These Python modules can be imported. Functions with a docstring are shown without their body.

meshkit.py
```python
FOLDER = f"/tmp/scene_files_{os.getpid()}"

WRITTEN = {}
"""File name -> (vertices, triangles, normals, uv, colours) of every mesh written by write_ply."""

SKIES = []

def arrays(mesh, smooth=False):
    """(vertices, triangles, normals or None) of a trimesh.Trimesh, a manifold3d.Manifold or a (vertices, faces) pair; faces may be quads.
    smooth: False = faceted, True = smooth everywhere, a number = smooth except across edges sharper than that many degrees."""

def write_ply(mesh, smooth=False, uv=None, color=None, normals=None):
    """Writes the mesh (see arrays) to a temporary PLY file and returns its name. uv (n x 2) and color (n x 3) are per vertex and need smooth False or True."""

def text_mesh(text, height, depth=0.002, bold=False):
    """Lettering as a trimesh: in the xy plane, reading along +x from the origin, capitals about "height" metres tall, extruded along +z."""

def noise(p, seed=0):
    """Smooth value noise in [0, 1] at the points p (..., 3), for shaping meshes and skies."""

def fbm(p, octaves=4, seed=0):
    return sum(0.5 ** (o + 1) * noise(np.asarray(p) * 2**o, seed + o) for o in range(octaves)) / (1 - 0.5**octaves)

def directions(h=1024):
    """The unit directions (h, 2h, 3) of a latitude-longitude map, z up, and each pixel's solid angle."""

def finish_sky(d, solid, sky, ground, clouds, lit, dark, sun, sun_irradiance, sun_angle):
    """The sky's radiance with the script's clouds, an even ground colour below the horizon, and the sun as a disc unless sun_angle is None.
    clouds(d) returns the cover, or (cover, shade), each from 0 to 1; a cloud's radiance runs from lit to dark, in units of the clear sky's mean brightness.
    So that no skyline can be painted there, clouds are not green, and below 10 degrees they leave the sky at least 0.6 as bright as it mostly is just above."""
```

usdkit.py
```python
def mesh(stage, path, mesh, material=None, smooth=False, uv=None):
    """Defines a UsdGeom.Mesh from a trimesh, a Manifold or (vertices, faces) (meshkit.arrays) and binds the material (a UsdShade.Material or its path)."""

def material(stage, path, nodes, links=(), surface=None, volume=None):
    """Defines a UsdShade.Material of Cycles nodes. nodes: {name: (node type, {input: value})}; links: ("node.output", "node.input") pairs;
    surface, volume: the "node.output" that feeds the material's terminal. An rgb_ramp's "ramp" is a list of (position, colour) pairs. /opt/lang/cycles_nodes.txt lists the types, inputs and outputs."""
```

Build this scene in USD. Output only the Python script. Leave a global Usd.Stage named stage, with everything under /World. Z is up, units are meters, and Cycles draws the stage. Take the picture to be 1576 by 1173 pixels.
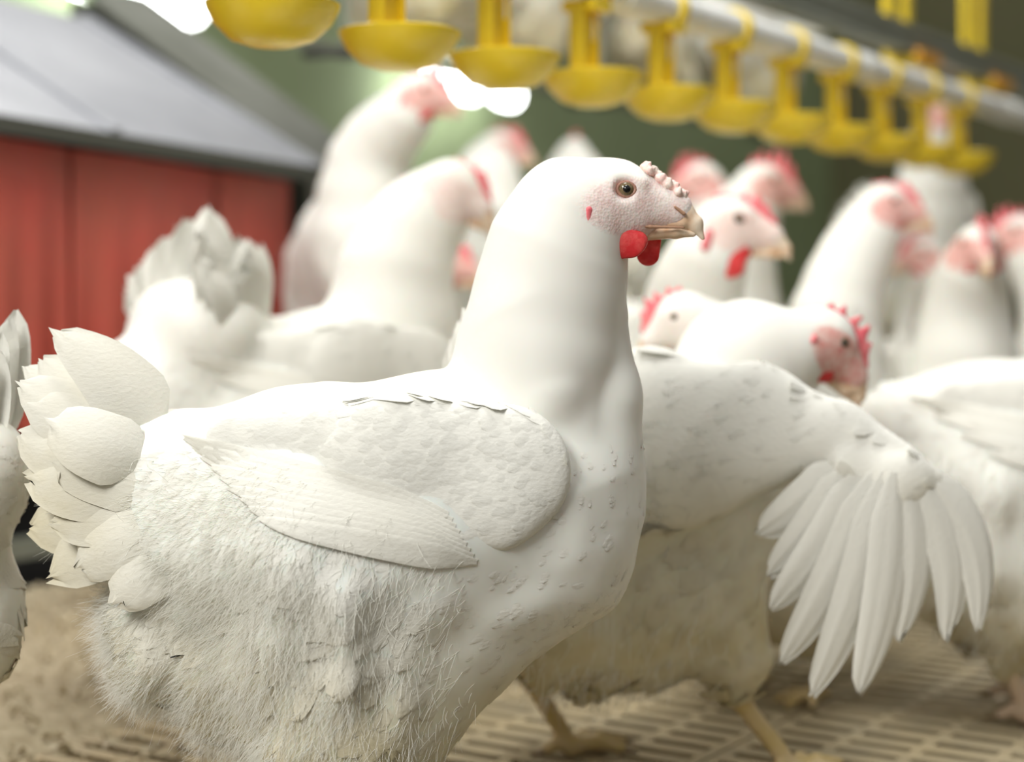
import math
import numpy as np
import trimesh
import usdkit
import meshkit
from pxr import Gf, Sdf, Usd, UsdGeom, UsdLux, UsdShade, Vt
from scipy.ndimage import map_coordinates, gaussian_filter

stage = Usd.Stage.CreateInMemory()
UsdGeom.SetStageUpAxis(stage, 'Z')
UsdGeom.SetStageMetersPerUnit(stage, 1.0)
UsdGeom.Xform.Define(stage, '/World')
UsdGeom.Scope.Define(stage, '/World/Looks')
T_ = Sdf.ValueTypeNames

# ------------------------------------------------------------------ camera
FPX = 60.0 / 36.0 * 1576            # focal length in pixels
CAMZ, HORIZON = 0.42, 460.0
cam = UsdGeom.Camera.Define(stage, '/World/camera')
cam.CreateFocalLengthAttr(60.0)
cam.CreateHorizontalApertureAttr(36.0)
cam.CreateVerticalApertureAttr(36.0 * 1173 / 1576)
cam.CreateVerticalApertureOffsetAttr(-(586.5 - HORIZON) / 1576 * 36.0)
cam.CreateFStopAttr(2.8)
cam.CreateFocusDistanceAttr(1.19)
cam.CreateClippingRangeAttr((0.05, 200.0))
cam.CreateExposureAttr(1.27)
UsdGeom.Xformable(cam).AddTransformOp().Set(Gf.Matrix4d(1, 0, 0, 0, 0, 0, 1, 0, 0, -1, 0, 0, 0, 0, CAMZ, 1))

# ------------------------------------------------------------------ light
dome = UsdLux.DomeLight.Define(stage, '/World/ambient_fill')  # soft ambient fill added from every side of the roofless house
dome.CreateIntensityAttr(0.06)
dome.CreateColorAttr(Gf.Vec3f(1.0, 0.99, 0.96))
ANG = math.atan(0.653)                                  # the house runs 33 degrees to the right of the view
AX = np.array([math.sin(ANG), math.cos(ANG), 0.0])      # along the house
BX = np.array([-math.cos(ANG), math.sin(ANG), 0.0])     # across it, to the left
# place, tilt from straight down (degrees about x, then y), strength
UNSEEN_LIGHTS = [(-1.35, -0.75, 2.05, 37, -28, 11.0), (0.0, 1.5, 2.4, 22, 0, 5.0), (-0.9, 3.3, 2.5, 0, 0, 4.0), (1.8, 4.4, 2.5, 0, 0, 3.2), (-2.6, 5.6, 2.5, 0, 0, 7.0)]  # the last one is unseen, added to brighten the green wall
for i, (x, y, z, rx, ry, w) in enumerate(UNSEEN_LIGHTS):
    l = UsdLux.RectLight.Define(stage, '/World/unseen_light' + ('' if i == 0 else '_%03d' % i))
    l.CreateWidthAttr(0.7)
    l.CreateHeightAttr(1.3)
    l.CreateIntensityAttr(w)
    l.CreateColorAttr(Gf.Vec3f(1.0, 0.985, 0.95))
    UsdGeom.Xformable(l).AddTranslateOp().Set((x, y, z))
    UsdGeom.Xformable(l).AddRotateXYZOp().Set((rx, ry, -math.degrees(ANG) if rx == 0 else 0.0))

# ------------------------------------------------------------------ helpers
NAMES = {}


def fresh(path):
    n = NAMES.get(path, -1) + 1
    NAMES[path] = n
    return path if n == 0 else path + '_%03d' % n


def at(px, py, d):
    """The point of the place that stands at depth d behind the picture's pixel (px, py)."""
    return np.array([(px - 788.0) / FPX * d, d, CAMZ + (HORIZON - py) / FPX * d])


def mesh(path, v, f, mat, normals=None, prim=None, flat=False):
    path = fresh(path)
    v, f = np.asarray(v, np.float32), np.asarray(f, np.int32)
    m = UsdGeom.Mesh.Define(stage, path)
    m.CreatePointsAttr(Vt.Vec3fArray.FromNumpy(np.ascontiguousarray(v)))
    m.CreateFaceVertexCountsAttr(Vt.IntArray.FromNumpy(np.full(len(f), f.shape[1], np.int32)))
    m.CreateFaceVertexIndicesAttr(Vt.IntArray.FromNumpy(np.ascontiguousarray(f.ravel())))
    m.CreateSubdivisionSchemeAttr('none')
    if normals is None and not flat:
        normals = meshkit.arrays((v, f), True)[2]
    if normals is not None:
        m.CreateNormalsAttr(Vt.Vec3fArray.FromNumpy(np.ascontiguousarray(normals, dtype=np.float32)))
        m.SetNormalsInterpolation('vertex')
    for k, a in (prim or {}).items():
        UsdGeom.PrimvarsAPI(m).CreatePrimvar(k, T_.FloatArray, 'vertex').Set(Vt.FloatArray.FromNumpy(np.ascontiguousarray(a, dtype=np.float32)))
    UsdShade.MaterialBindingAPI.Apply(m.GetPrim()).Bind(mat)
    return m.GetPrim()


def tmesh(path, t, mat, smooth=35):
    v, f, n = meshkit.arrays(t, smooth)
    return mesh(path, v, f, mat, n, flat=smooth is False)


def tag(p, label=None, cat=None, group=None, kind=None):
    for k, v in (('label', label), ('category', cat), ('group', group), ('kind', kind)):
        if v:
            p.SetCustomDataByKey(k, v)
    return p


def thing(name, label, cat, loc=(0, 0, 0), rz=0.0, group=None, kind=None):
    x = UsdGeom.Xform.Define(stage, fresh('/World/' + name))
    x.AddTranslateOp().Set(tuple(float(c) for c in loc))
    x.AddRotateZOp().Set(float(rz))
    return tag(x.GetPrim(), label, cat, group, kind)


def box(lo, hi, bevel=0.0):
    lo, hi = np.array(lo, float), np.array(hi, float)
    b = trimesh.creation.box(hi - lo)
    if bevel:
        e = (hi - lo) / 2
        pts = [np.array([sx * e[0], sy * e[1], sz * e[2]]) - np.array([sx, sy, sz]) * bevel * np.array(o)
               for sx in (-1, 1) for sy in (-1, 1) for sz in (-1, 1) for o in ((1, 0, 0.0), (0, 1, 0), (0, 0, 1))]
        b = trimesh.convex.convex_hull(np.array(pts))
    b.apply_translation((lo + hi) / 2)
    return b


def cat(*ms):
    return trimesh.util.concatenate(list(ms))


def frame(origin, x, y, z):
    m = np.eye(4)
    m[:3, 0], m[:3, 1], m[:3, 2], m[:3, 3] = x, y, z, origin
    return m


HOUSE = frame((0, 0, 0), AX, BX, (0, 0, 1))     # local x along the house, y to its left


def unit(v):
    v = np.asarray(v, float)
    return v / max(np.linalg.norm(v), 1e-12)


# ------------------------------------------------------------------ materials
L = '/World/Looks/'


def plain(name, col, rough=0.5, bump=None, var=None, metallic=0.0, spec=None, extra=None):
    """A principled material; var: (second colour, noise scale, ramp from, ramp to); bump: (scale, strength, distance)."""
    n = {'tc': ('texture_coordinate', {}), 'p': ('principled_bsdf', {'base_color': col, 'roughness': rough, 'metallic': metallic, **(extra or {})})}
    k = []
    if var:
        n['n'] = ('noise_texture', {'scale': var[1], 'detail': 5.0, 'roughness': 0.6})
        n['r'] = ('rgb_ramp', {'ramp': [(var[2], col), (var[3], var[0])]})
        k += [('tc.object', 'n.vector'), ('n.fac', 'r.fac'), ('r.color', 'p.base_color')]
    if bump:
        n['bn'] = ('noise_texture', {'scale': bump[0], 'detail': 4.0})
        n['b'] = ('bump', {'strength': bump[1], 'distance': bump[2]})
        k += [('tc.object', 'bn.vector'), ('bn.fac', 'b.height'), ('b.normal', 'p.normal')]
    return usdkit.material(stage, L + name, n, k, surface='p.BSDF')


def feather_mat(name, white=(0.82, 0.814, 0.755), soil_shade_tint=(0.56, 0.475, 0.25), amount=0.9, trans=0.10):
    """White plumage; dirt and painted belly shade show where the mesh's "soil" value and a noise say so."""
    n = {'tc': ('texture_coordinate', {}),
         'a': ('attribute', {'attribute': 'soil_shade'}),
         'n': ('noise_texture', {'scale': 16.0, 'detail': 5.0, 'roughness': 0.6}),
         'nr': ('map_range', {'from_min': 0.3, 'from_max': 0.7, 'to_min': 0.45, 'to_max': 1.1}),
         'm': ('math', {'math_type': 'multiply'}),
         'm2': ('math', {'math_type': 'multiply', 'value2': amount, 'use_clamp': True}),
         'c': ('mix_color', {'a': white, 'b': soil_shade_tint}),
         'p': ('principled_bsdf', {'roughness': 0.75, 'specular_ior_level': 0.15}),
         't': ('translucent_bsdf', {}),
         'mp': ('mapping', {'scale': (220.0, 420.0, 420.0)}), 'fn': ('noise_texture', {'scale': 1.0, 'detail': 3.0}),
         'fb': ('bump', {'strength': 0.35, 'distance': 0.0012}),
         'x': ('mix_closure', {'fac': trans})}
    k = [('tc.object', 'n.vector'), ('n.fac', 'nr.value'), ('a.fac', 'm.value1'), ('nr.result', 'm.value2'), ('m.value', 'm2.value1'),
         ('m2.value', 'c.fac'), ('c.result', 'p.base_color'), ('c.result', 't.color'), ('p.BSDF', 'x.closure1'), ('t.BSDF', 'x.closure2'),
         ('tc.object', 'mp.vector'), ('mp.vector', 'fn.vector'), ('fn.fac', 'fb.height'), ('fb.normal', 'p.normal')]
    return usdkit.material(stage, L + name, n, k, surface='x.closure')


def body_mat(name, skin, skin2, white=(0.82, 0.814, 0.755), soil_shade_tint=(0.56, 0.475, 0.25), amount=0.9):  # second tint serves both dirt and the shade under the belly
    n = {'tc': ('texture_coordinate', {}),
         'f': ('attribute', {'attribute': 'face'}), 'a': ('attribute', {'attribute': 'soil_shade'}),
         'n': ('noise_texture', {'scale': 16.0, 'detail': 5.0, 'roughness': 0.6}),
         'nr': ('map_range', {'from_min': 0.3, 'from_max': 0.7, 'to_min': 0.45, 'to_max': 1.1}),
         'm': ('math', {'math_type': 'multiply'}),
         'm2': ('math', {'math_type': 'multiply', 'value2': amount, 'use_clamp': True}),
         'c': ('mix_color', {'a': white, 'b': soil_shade_tint}),
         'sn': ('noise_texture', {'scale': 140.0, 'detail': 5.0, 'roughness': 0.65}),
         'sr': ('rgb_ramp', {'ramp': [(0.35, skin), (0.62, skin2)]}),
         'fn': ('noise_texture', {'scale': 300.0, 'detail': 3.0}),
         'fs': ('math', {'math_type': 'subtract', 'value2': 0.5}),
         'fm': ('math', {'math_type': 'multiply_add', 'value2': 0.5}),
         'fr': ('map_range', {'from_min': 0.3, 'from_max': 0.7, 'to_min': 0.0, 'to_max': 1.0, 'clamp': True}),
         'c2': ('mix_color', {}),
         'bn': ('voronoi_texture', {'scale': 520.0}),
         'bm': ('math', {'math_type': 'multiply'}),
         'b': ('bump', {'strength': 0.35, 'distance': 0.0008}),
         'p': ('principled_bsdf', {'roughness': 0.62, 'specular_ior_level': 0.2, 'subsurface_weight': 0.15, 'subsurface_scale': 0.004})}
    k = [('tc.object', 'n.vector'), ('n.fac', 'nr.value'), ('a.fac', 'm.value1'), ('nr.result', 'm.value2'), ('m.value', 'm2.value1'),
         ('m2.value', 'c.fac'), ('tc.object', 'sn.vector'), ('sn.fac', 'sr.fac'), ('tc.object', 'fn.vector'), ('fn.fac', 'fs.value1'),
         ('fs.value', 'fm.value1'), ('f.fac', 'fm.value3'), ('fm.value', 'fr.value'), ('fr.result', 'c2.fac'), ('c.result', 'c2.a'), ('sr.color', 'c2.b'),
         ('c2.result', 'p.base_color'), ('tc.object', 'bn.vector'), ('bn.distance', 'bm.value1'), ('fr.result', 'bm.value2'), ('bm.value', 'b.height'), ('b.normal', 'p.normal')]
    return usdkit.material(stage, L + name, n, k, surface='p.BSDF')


def glow(name, col, s):
    return usdkit.material(stage, L + name, {'e': ('emission', {'color': col, 'strength': s})}, [], surface='e.emission')


M = {
    'plumage': feather_mat('white_plumage'),
    'quill': feather_mat('white_quill', trans=0.12),
    'wing': feather_mat('white_wing', trans=0.0),
    'body_pale': body_mat('pale_faced_body', (0.80, 0.62, 0.58), (0.86, 0.77, 0.72)),
    'body_red': body_mat('red_faced_body', (0.72, 0.28, 0.25), (0.80, 0.58, 0.52)),
    'body_pink': body_mat('pink_faced_body', (0.80, 0.60, 0.54), (0.84, 0.70, 0.64)),
    'body_white': body_mat('white_faced_body', (0.80, 0.72, 0.66), (0.83, 0.78, 0.72)),
    'wattle': plain('red_wattle', (0.62, 0.025, 0.03), 0.42, bump=(260, 0.4, 0.001), var=((0.75, 0.10, 0.09), 90.0, 0.4, 0.7), extra={'subsurface_weight': 0.15, 'subsurface_scale': 0.003}),
    'comb': plain('pink_comb', (0.78, 0.13, 0.16), 0.5, bump=(320, 0.5, 0.001), var=((0.85, 0.28, 0.28), 100.0, 0.4, 0.7)),
    'comb_pale': plain('pale_comb', (0.85, 0.55, 0.50), 0.55, bump=(420, 0.7, 0.0012), var=((0.86, 0.76, 0.66), 180.0, 0.4, 0.62)),
    'beak': plain('horn_beak', (0.74, 0.46, 0.27), 0.38, bump=(200, 0.12, 0.0006), var=((0.83, 0.70, 0.55), 60.0, 0.35, 0.65)),
    'gape': plain('mouth_line', (0.42, 0.24, 0.15), 0.6),
    'iris': plain('iris', (0.20, 0.15, 0.075), 0.12, var=((0.10, 0.075, 0.035), 700.0, 0.4, 0.7)),
    'pupil': plain('pupil', (0.004, 0.004, 0.004), 0.06),
    'lid': plain('eyelid', (0.38, 0.20, 0.14), 0.5),
    'leg': plain('yellow_leg', (0.56, 0.42, 0.16), 0.5, bump=(160, 0.5, 0.0015), var=((0.64, 0.50, 0.30), 45.0, 0.35, 0.7)),
    'leg_pale': plain('pale_leg', (0.74, 0.58, 0.42), 0.5, bump=(160, 0.5, 0.0015), var=((0.70, 0.52, 0.40), 45.0, 0.35, 0.7)),
    'claw': plain('claw', (0.30, 0.22, 0.14), 0.4),
    'yellow': plain('yellow_plastic', (0.88, 0.66, 0.03), 0.33, bump=(60, 0.05, 0.001), var=((0.80, 0.56, 0.02), 9.0, 0.35, 0.75)),
    'orange': plain('orange_plastic', (0.78, 0.36, 0.03), 0.4),
    'pipe': plain('white_pipe', (0.86, 0.87, 0.84), 0.6, var=((0.74, 0.75, 0.70), 12.0, 0.4, 0.7)),
    'rail': plain('grey_rail', (0.30, 0.32, 0.27), 0.42, var=((0.24, 0.26, 0.21), 8.0, 0.35, 0.7), metallic=0.3),
    'lid_metal': plain('galvanised_lid', (0.44, 0.45, 0.48), 0.40, metallic=0.35, var=((0.30, 0.31, 0.34), 3.5, 0.35, 0.68), bump=(14, 0.15, 0.004)),
    'hood': plain('dark_hood', (0.115, 0.12, 0.095), 0.5, metallic=0.2, var=((0.17, 0.175, 0.15), 5.0, 0.4, 0.7)),
    'red': plain('red_curtain', (0.46, 0.07, 0.05), 0.5, var=((0.38, 0.085, 0.055), 6.0, 0.35, 0.7), bump=(18, 0.25, 0.006)),
    'black': plain('black_board', (0.012, 0.012, 0.012), 0.85),  # near-black paints in the shade under and behind the nest fronts
    'dark': plain('dark_frame', (0.05, 0.052, 0.04), 0.7),
    'green': plain('green_wall', (0.36, 0.44, 0.24), 0.75, var=((0.31, 0.38, 0.20), 1.6, 0.35, 0.7)),
    'olive': plain('olive_wall', (0.20, 0.20, 0.10), 0.8, var=((0.25, 0.22, 0.12), 1.2, 0.35, 0.7)),
    'slat': plain('dusty_slat', (0.50, 0.41, 0.25), 0.7, var=((0.38, 0.32, 0.21), 14.0, 0.35, 0.65), bump=(90, 0.25, 0.002)),
    'pit': plain('pit', (0.10, 0.085, 0.06), 0.95),
    'litter': plain('litter', (0.52, 0.45, 0.31), 0.95, var=((0.36, 0.30, 0.19), 60.0, 0.35, 0.65), bump=(160, 0.8, 0.006)),
    'chip': plain('litter_chip', (0.62, 0.55, 0.40), 0.9, var=((0.42, 0.35, 0.22), 30.0, 0.35, 0.65)),
    'lamp': glow('lamp_tube', (0.97, 1.0, 0.98), 7.0),
    'housing': plain('lamp_housing', (0.6, 0.6, 0.58), 0.5),
}


# ------------------------------------------------------------------ implicit modelling
class Field:
    """A signed distance grid: round cones are blended in, the surface is taken out with surface nets."""

    def __init__(self, lo, hi, h):
        self.lo, self.h = np.array(lo, np.float32), np.float32(h)
        self.n = np.ceil((np.array(hi) - self.lo) / h).astype(int) + 1
        self.d = np.full(self.n, 0.06, np.float32)

    def _slice(self, lo, hi):
        a = np.clip(np.floor((lo - self.lo) / self.h).astype(int), 0, self.n)
        b = np.clip(np.ceil((hi - self.lo) / self.h).astype(int) + 1, 0, self.n)
        if np.any(b <= a):
            return None
        ax = [(self.lo[i] + self.h * np.arange(a[i], b[i], dtype=np.float32)) for i in range(3)]
        return tuple(slice(a[i], b[i]) for i in range(3)), np.meshgrid(*ax, indexing='ij', sparse=True)

    def cone(self, a, b, ra, rb, k=0.02, flat=None, sub=False, pad=0.03):
        a, b = np.array(a, np.float32), np.array(b, np.float32)
        r = max(ra, rb) + pad + k
        got = self._slice(np.minimum(a, b) - r, np.maximum(a, b) + r)
        if got is None:
            return
        sl, (x, y, z) = got
        ab = b - a
        px, py, pz = x - a[0], y - a[1], z - a[2]
        t = np.clip((px * ab[0] + py * ab[1] + pz * ab[2]) / max(float(ab @ ab), 1e-12), 0, 1)
        qx, qy, qz = px - t * ab[0], py - t * ab[1], pz - t * ab[2]
        d2 = qx * qx + qy * qy + qz * qz
        if flat is not None:
            u, s = np.array(flat[0], np.float32), flat[1]
            q = qx * u[0] + qy * u[1] + qz * u[2]
            p2 = np.maximum(d2 - q * q, 0)
            d2 = p2 + q * q * (s * s)
            g = np.sqrt(p2 + q * q * s ** 4) / np.sqrt(np.maximum(d2, 1e-10))
        d = np.sqrt(d2) - (ra + (rb - ra) * t)
        if flat is not None:
            d = d / np.maximum(g, 0.4)
        self._join(sl, d, k, sub)

    def ell(self, c, R, ax, k=0.02, sub=False, pad=0.03):
        c, R = np.array(c, np.float32), np.array(R, np.float32)
        r = max(ax) + pad + k
        got = self._slice(c - r, c + r)
        if got is None:
            return
        sl, (x, y, z) = got
        p = [(x - c[0]) * R[0, i] + (y - c[1]) * R[1, i] + (z - c[2]) * R[2, i] for i in range(3)]
        k0 = np.sqrt(sum((p[i] / ax[i]) ** 2 for i in range(3)))
        k1 = np.sqrt(sum((p[i] / ax[i] ** 2) ** 2 for i in range(3)))
        self._join(sl, (k0 * (k0 - 1) / np.maximum(k1, 1e-6)).astype(np.float32), k, sub)

    def _join(self, sl, d, k, sub):
        o = self.d[sl]
        if sub:
            o, d = -o, d
        h = np.clip(0.5 + 0.5 * (d - o) / k, 0, 1)
        r = d + (o - d) * h - k * h * (1 - h)
        self.d[sl] = -r if sub else r

    def sample(self, p):
        q = ((np.asarray(p) - self.lo) / self.h).T
        return map_coordinates(self.d, q, order=1, mode='nearest')

    def grad(self, p):
        e = float(self.h)
        g = np.stack([self.sample(p + np.eye(3)[i] * e) - self.sample(p - np.eye(3)[i] * e) for i in range(3)], 1)
        return g / np.maximum(np.linalg.norm(g, axis=1, keepdims=True), 1e-9)

    def surface(self):
        d, n = self.d, self.n
        s = d < 0
        c = np.zeros(n - 1, np.int8)
        offs = [(i, j, k) for i in (0, 1) for j in (0, 1) for k in (0, 1)]
        for i, j, k in offs:
            c += s[i:n[0] - 1 + i, j:n[1] - 1 + j, k:n[2] - 1 + k]
        cells = np.argwhere((c > 0) & (c < 8))
        idx = np.full(n - 1, -1, np.int32)
        idx[tuple(cells.T)] = np.arange(len(cells))
        val = np.stack([d[cells[:, 0] + i, cells[:, 1] + j, cells[:, 2] + k] for i, j, k in offs], 1)
        acc, cnt = np.zeros((len(cells), 3)), np.zeros(len(cells))
        O = np.array(offs, float)
        for e in range(8):
            for g in range(e + 1, 8):
                if np.abs(O[e] - O[g]).sum() == 1:
                    m = (val[:, e] < 0) != (val[:, g] < 0)
                    t = val[m, e] / (val[m, e] - val[m, g])
                    acc[m] += O[e] + t[:, None] * (O[g] - O[e])
                    cnt[m] += 1
        v = self.lo + self.h * (cells + acc / cnt[:, None])
        faces = []
        for ax in range(3):
            u, w = (ax + 1) % 3, (ax + 2) % 3
            a = [slice(None)] * 3
            b = [slice(None)] * 3
            a[ax], b[ax] = slice(0, -1), slice(1, None)
            cross = s[tuple(a)] != s[tuple(b)]
            e = np.argwhere(cross)
            e = e[(e[:, u] > 0) & (e[:, w] > 0) & (e[:, u] < n[u] - 1) & (e[:, w] < n[w] - 1)]
            ins = s[tuple(a)][tuple(e.T)]
            du, dw = np.eye(3, dtype=int)[u], np.eye(3, dtype=int)[w]
            q = np.stack([idx[tuple((e - du - dw).T)], idx[tuple((e - dw).T)], idx[tuple(e.T)], idx[tuple((e - du).T)]], 1)
            q[~ins] = q[~ins][:, ::-1]
            faces.append(q)
        f = np.vstack(faces)
        f = np.vstack([f[:, [0, 1, 2]], f[:, [0, 2, 3]]])
        v = v.astype(np.float32)
        return v, f, self.grad(v)


# ------------------------------------------------------------------ feathers
def feather_grid(nl, nw, tipround=2.6):
    """Unit feather: rows along t in 0..1, u in -1..1, width factor per row."""
    t = np.linspace(0, 1, nl)
    w = np.clip(t * 4 + 0.12, 0, 1) ** 0.7 * np.sqrt(np.clip(1 - t ** tipround, 0, 1))
    w[-1] = max(w[-1], 0.14)
    u = np.linspace(-1, 1, nw)
    f = []
    for i in range(nl - 1):
        for j in range(nw - 1):
            a = i * nw + j
            f += [[a, a + nw, a + 1], [a + 1, a + nw, a + nw + 1]]
    return t, w, u, np.array(f)


def fields_normal(fields, p):
    d = np.stack([fl.sample(p) for fl in fields])
    g = np.stack([fl.grad(p) for fl in fields])
    return g[d.argmin(0), np.arange(len(p))]


def scatter(surf, n, rng, flow, size, fields, keep=None, nl=6, nw=4, lift=0.0022, ragged=0.0, soft=0.75, spread=0.2, fluffy=None, damp=lambda p: 1.0):
    """Overlapping contour feathers over a surface, each pulled to hug it, as one mesh."""
    v, f, nn = surf
    a, b, c = v[f[:, 0]], v[f[:, 1]], v[f[:, 2]]
    area = np.linalg.norm(np.cross(b - a, c - a), axis=1)
    pick = rng.choice(len(f), n, p=area / area.sum())
    r1, r2 = np.sqrt(rng.random(n)), rng.random(n)
    p = a[pick] * (1 - r1)[:, None] + b[pick] * (r1 * (1 - r2))[:, None] + c[pick] * (r1 * r2)[:, None]
    N = nn[f[pick, 0]]
    if keep is not None:
        m = keep(p)
        p, N = p[m], N[m]
    n = len(p)
    D = flow(p) + rng.normal(0, spread, (n, 3))
    D -= N * (D * N).sum(1, keepdims=True)
    D /= np.maximum(np.linalg.norm(D, axis=1, keepdims=True), 1e-9)
    S = np.cross(N, D)
    Ln, Wd = size(p)
    Ln = Ln * rng.uniform(0.75, 1.25, n)
    Wd = Wd * rng.uniform(0.8, 1.2, n)
    t, w, u, tri = feather_grid(nl, nw)
    T, U = np.repeat(t, nw), np.tile(u, nl)
    Wf = np.repeat(w, nw)
    x = p[:, None, :] + D[:, None, :] * ((T - 0.35)[None, :, None] * Ln[:, None, None]) + S[:, None, :] * ((U * Wf)[None, :, None] * Wd[:, None, None] * 0.5)
    flat = x.reshape(-1, 3)
    d = np.min([fl.sample(flat) for fl in fields], axis=0).reshape(n, -1)
    d = np.clip(d, -0.035, 0.02)
    z = fluffy(p) if fluffy is not None else np.zeros(n)
    hgt = (-0.0012 + (lift * (1 + 1.6 * z) * damp(p) * rng.uniform(0.5, 1.6, n))[:, None] * T[None] ** 1.3) - (0.0006 * U ** 2)[None] * (Wd / 0.012)[:, None]
    x = x - N[:, None, :] * (d - hgt)[:, :, None]
    d = np.min([fl.sample(x.reshape(-1, 3)) for fl in fields], axis=0).reshape(n, -1)
    x = x - N[:, None, :] * np.clip(d - hgt, -0.01, 0.01)[:, :, None]
    if ragged:
        x[:, (T > 0.7)] += rng.normal(0, 1, (n, int((T > 0.7).sum()), 3)) * (Ln * ragged * (0.2 + z))[:, None, None]
    flat = x.reshape(-1, 3)
    fc = (tri[None] + (np.arange(n) * nl * nw)[:, None, None]).reshape(-1, 3)
    own = meshkit.arrays((flat, fc), True)[2]
    body = fields_normal(fields, flat)
    dot = (own * body).sum(1)
    ok = (dot.reshape(n, -1).min(1) > 0.45) | (z > 0.3)
    fc = fc.reshape(n, -1, 3)[ok].reshape(-1, 3)
    agree = np.clip((dot - 0.15) / 0.5, 0, 1)[:, None]
    sf_ = np.repeat(soft - 0.05 * z, nl * nw)[:, None] * agree
    nrm = own * (1 - sf_) + body * sf_
    nrm /= np.maximum(np.linalg.norm(nrm, axis=1, keepdims=True), 1e-9)
    used, inv = np.unique(fc, return_inverse=True)
    return flat[used], inv.reshape(-1, 3), nrm[used]


def blade(root, tip, normal, width, bend=0.0, side=0.0, camber=0.12, nl=14, nw=7, rng=None, tipround=2.6, notch=0.0, thick=0.0006):
    """One big feather with a shaft: a thin closed shell from root to tip; bend lifts its middle along the normal, side bows it sideways."""
    root, tip = np.array(root, float), np.array(tip, float)
    ax = tip - root
    ln = np.linalg.norm(ax)
    ax /= ln
    N = unit(np.array(normal, float) - ax * (np.array(normal, float) @ ax))
    S = np.cross(N, ax)
    t, w, u, tri = feather_grid(nl, nw, tipround)
    T, U = np.repeat(t, nw), np.tile(u, nl)
    Wf = np.repeat(w, nw)
    arch = 4 * T * (1 - T)
    x = root + np.outer(T * ln, ax) + np.outer(arch * bend, N) + np.outer(arch * side + U * Wf * width / 2, S)
    x += np.outer(-camber * width * (U ** 2) * Wf + 0.0009 * (np.abs(U) < 0.12) * (1 - T), N)
    if rng is not None:
        e = (np.abs(U) > 0.95)
        x[e] += np.outer(rng.normal(0, 0.012 * width, e.sum()), ax)
        tp = T > 0.97
        x[tp] += np.outer(rng.normal(0, 0.05 * width, tp.sum()), ax)
        x += np.outer(0.03 * width * np.sin(U * 9 + rng.uniform(0, 6)) * T, N)
    k = nl * nw
    lo = x - N * thick
    v = np.vstack([x, lo])
    fs = [tri, tri[:, ::-1] + k]
    rim = [i * nw for i in range(nl)] + [(nl - 1) * nw + j for j in range(1, nw)] + [i * nw + nw - 1 for i in range(nl - 2, -1, -1)] + list(range(nw - 2, 0, -1))
    rim = np.array(rim)
    nx = np.roll(rim, -1)
    fs += [np.stack([rim, rim + k, nx], 1), np.stack([nx, rim + k, nx + k], 1)]
    return v, np.vstack(fs)


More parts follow.
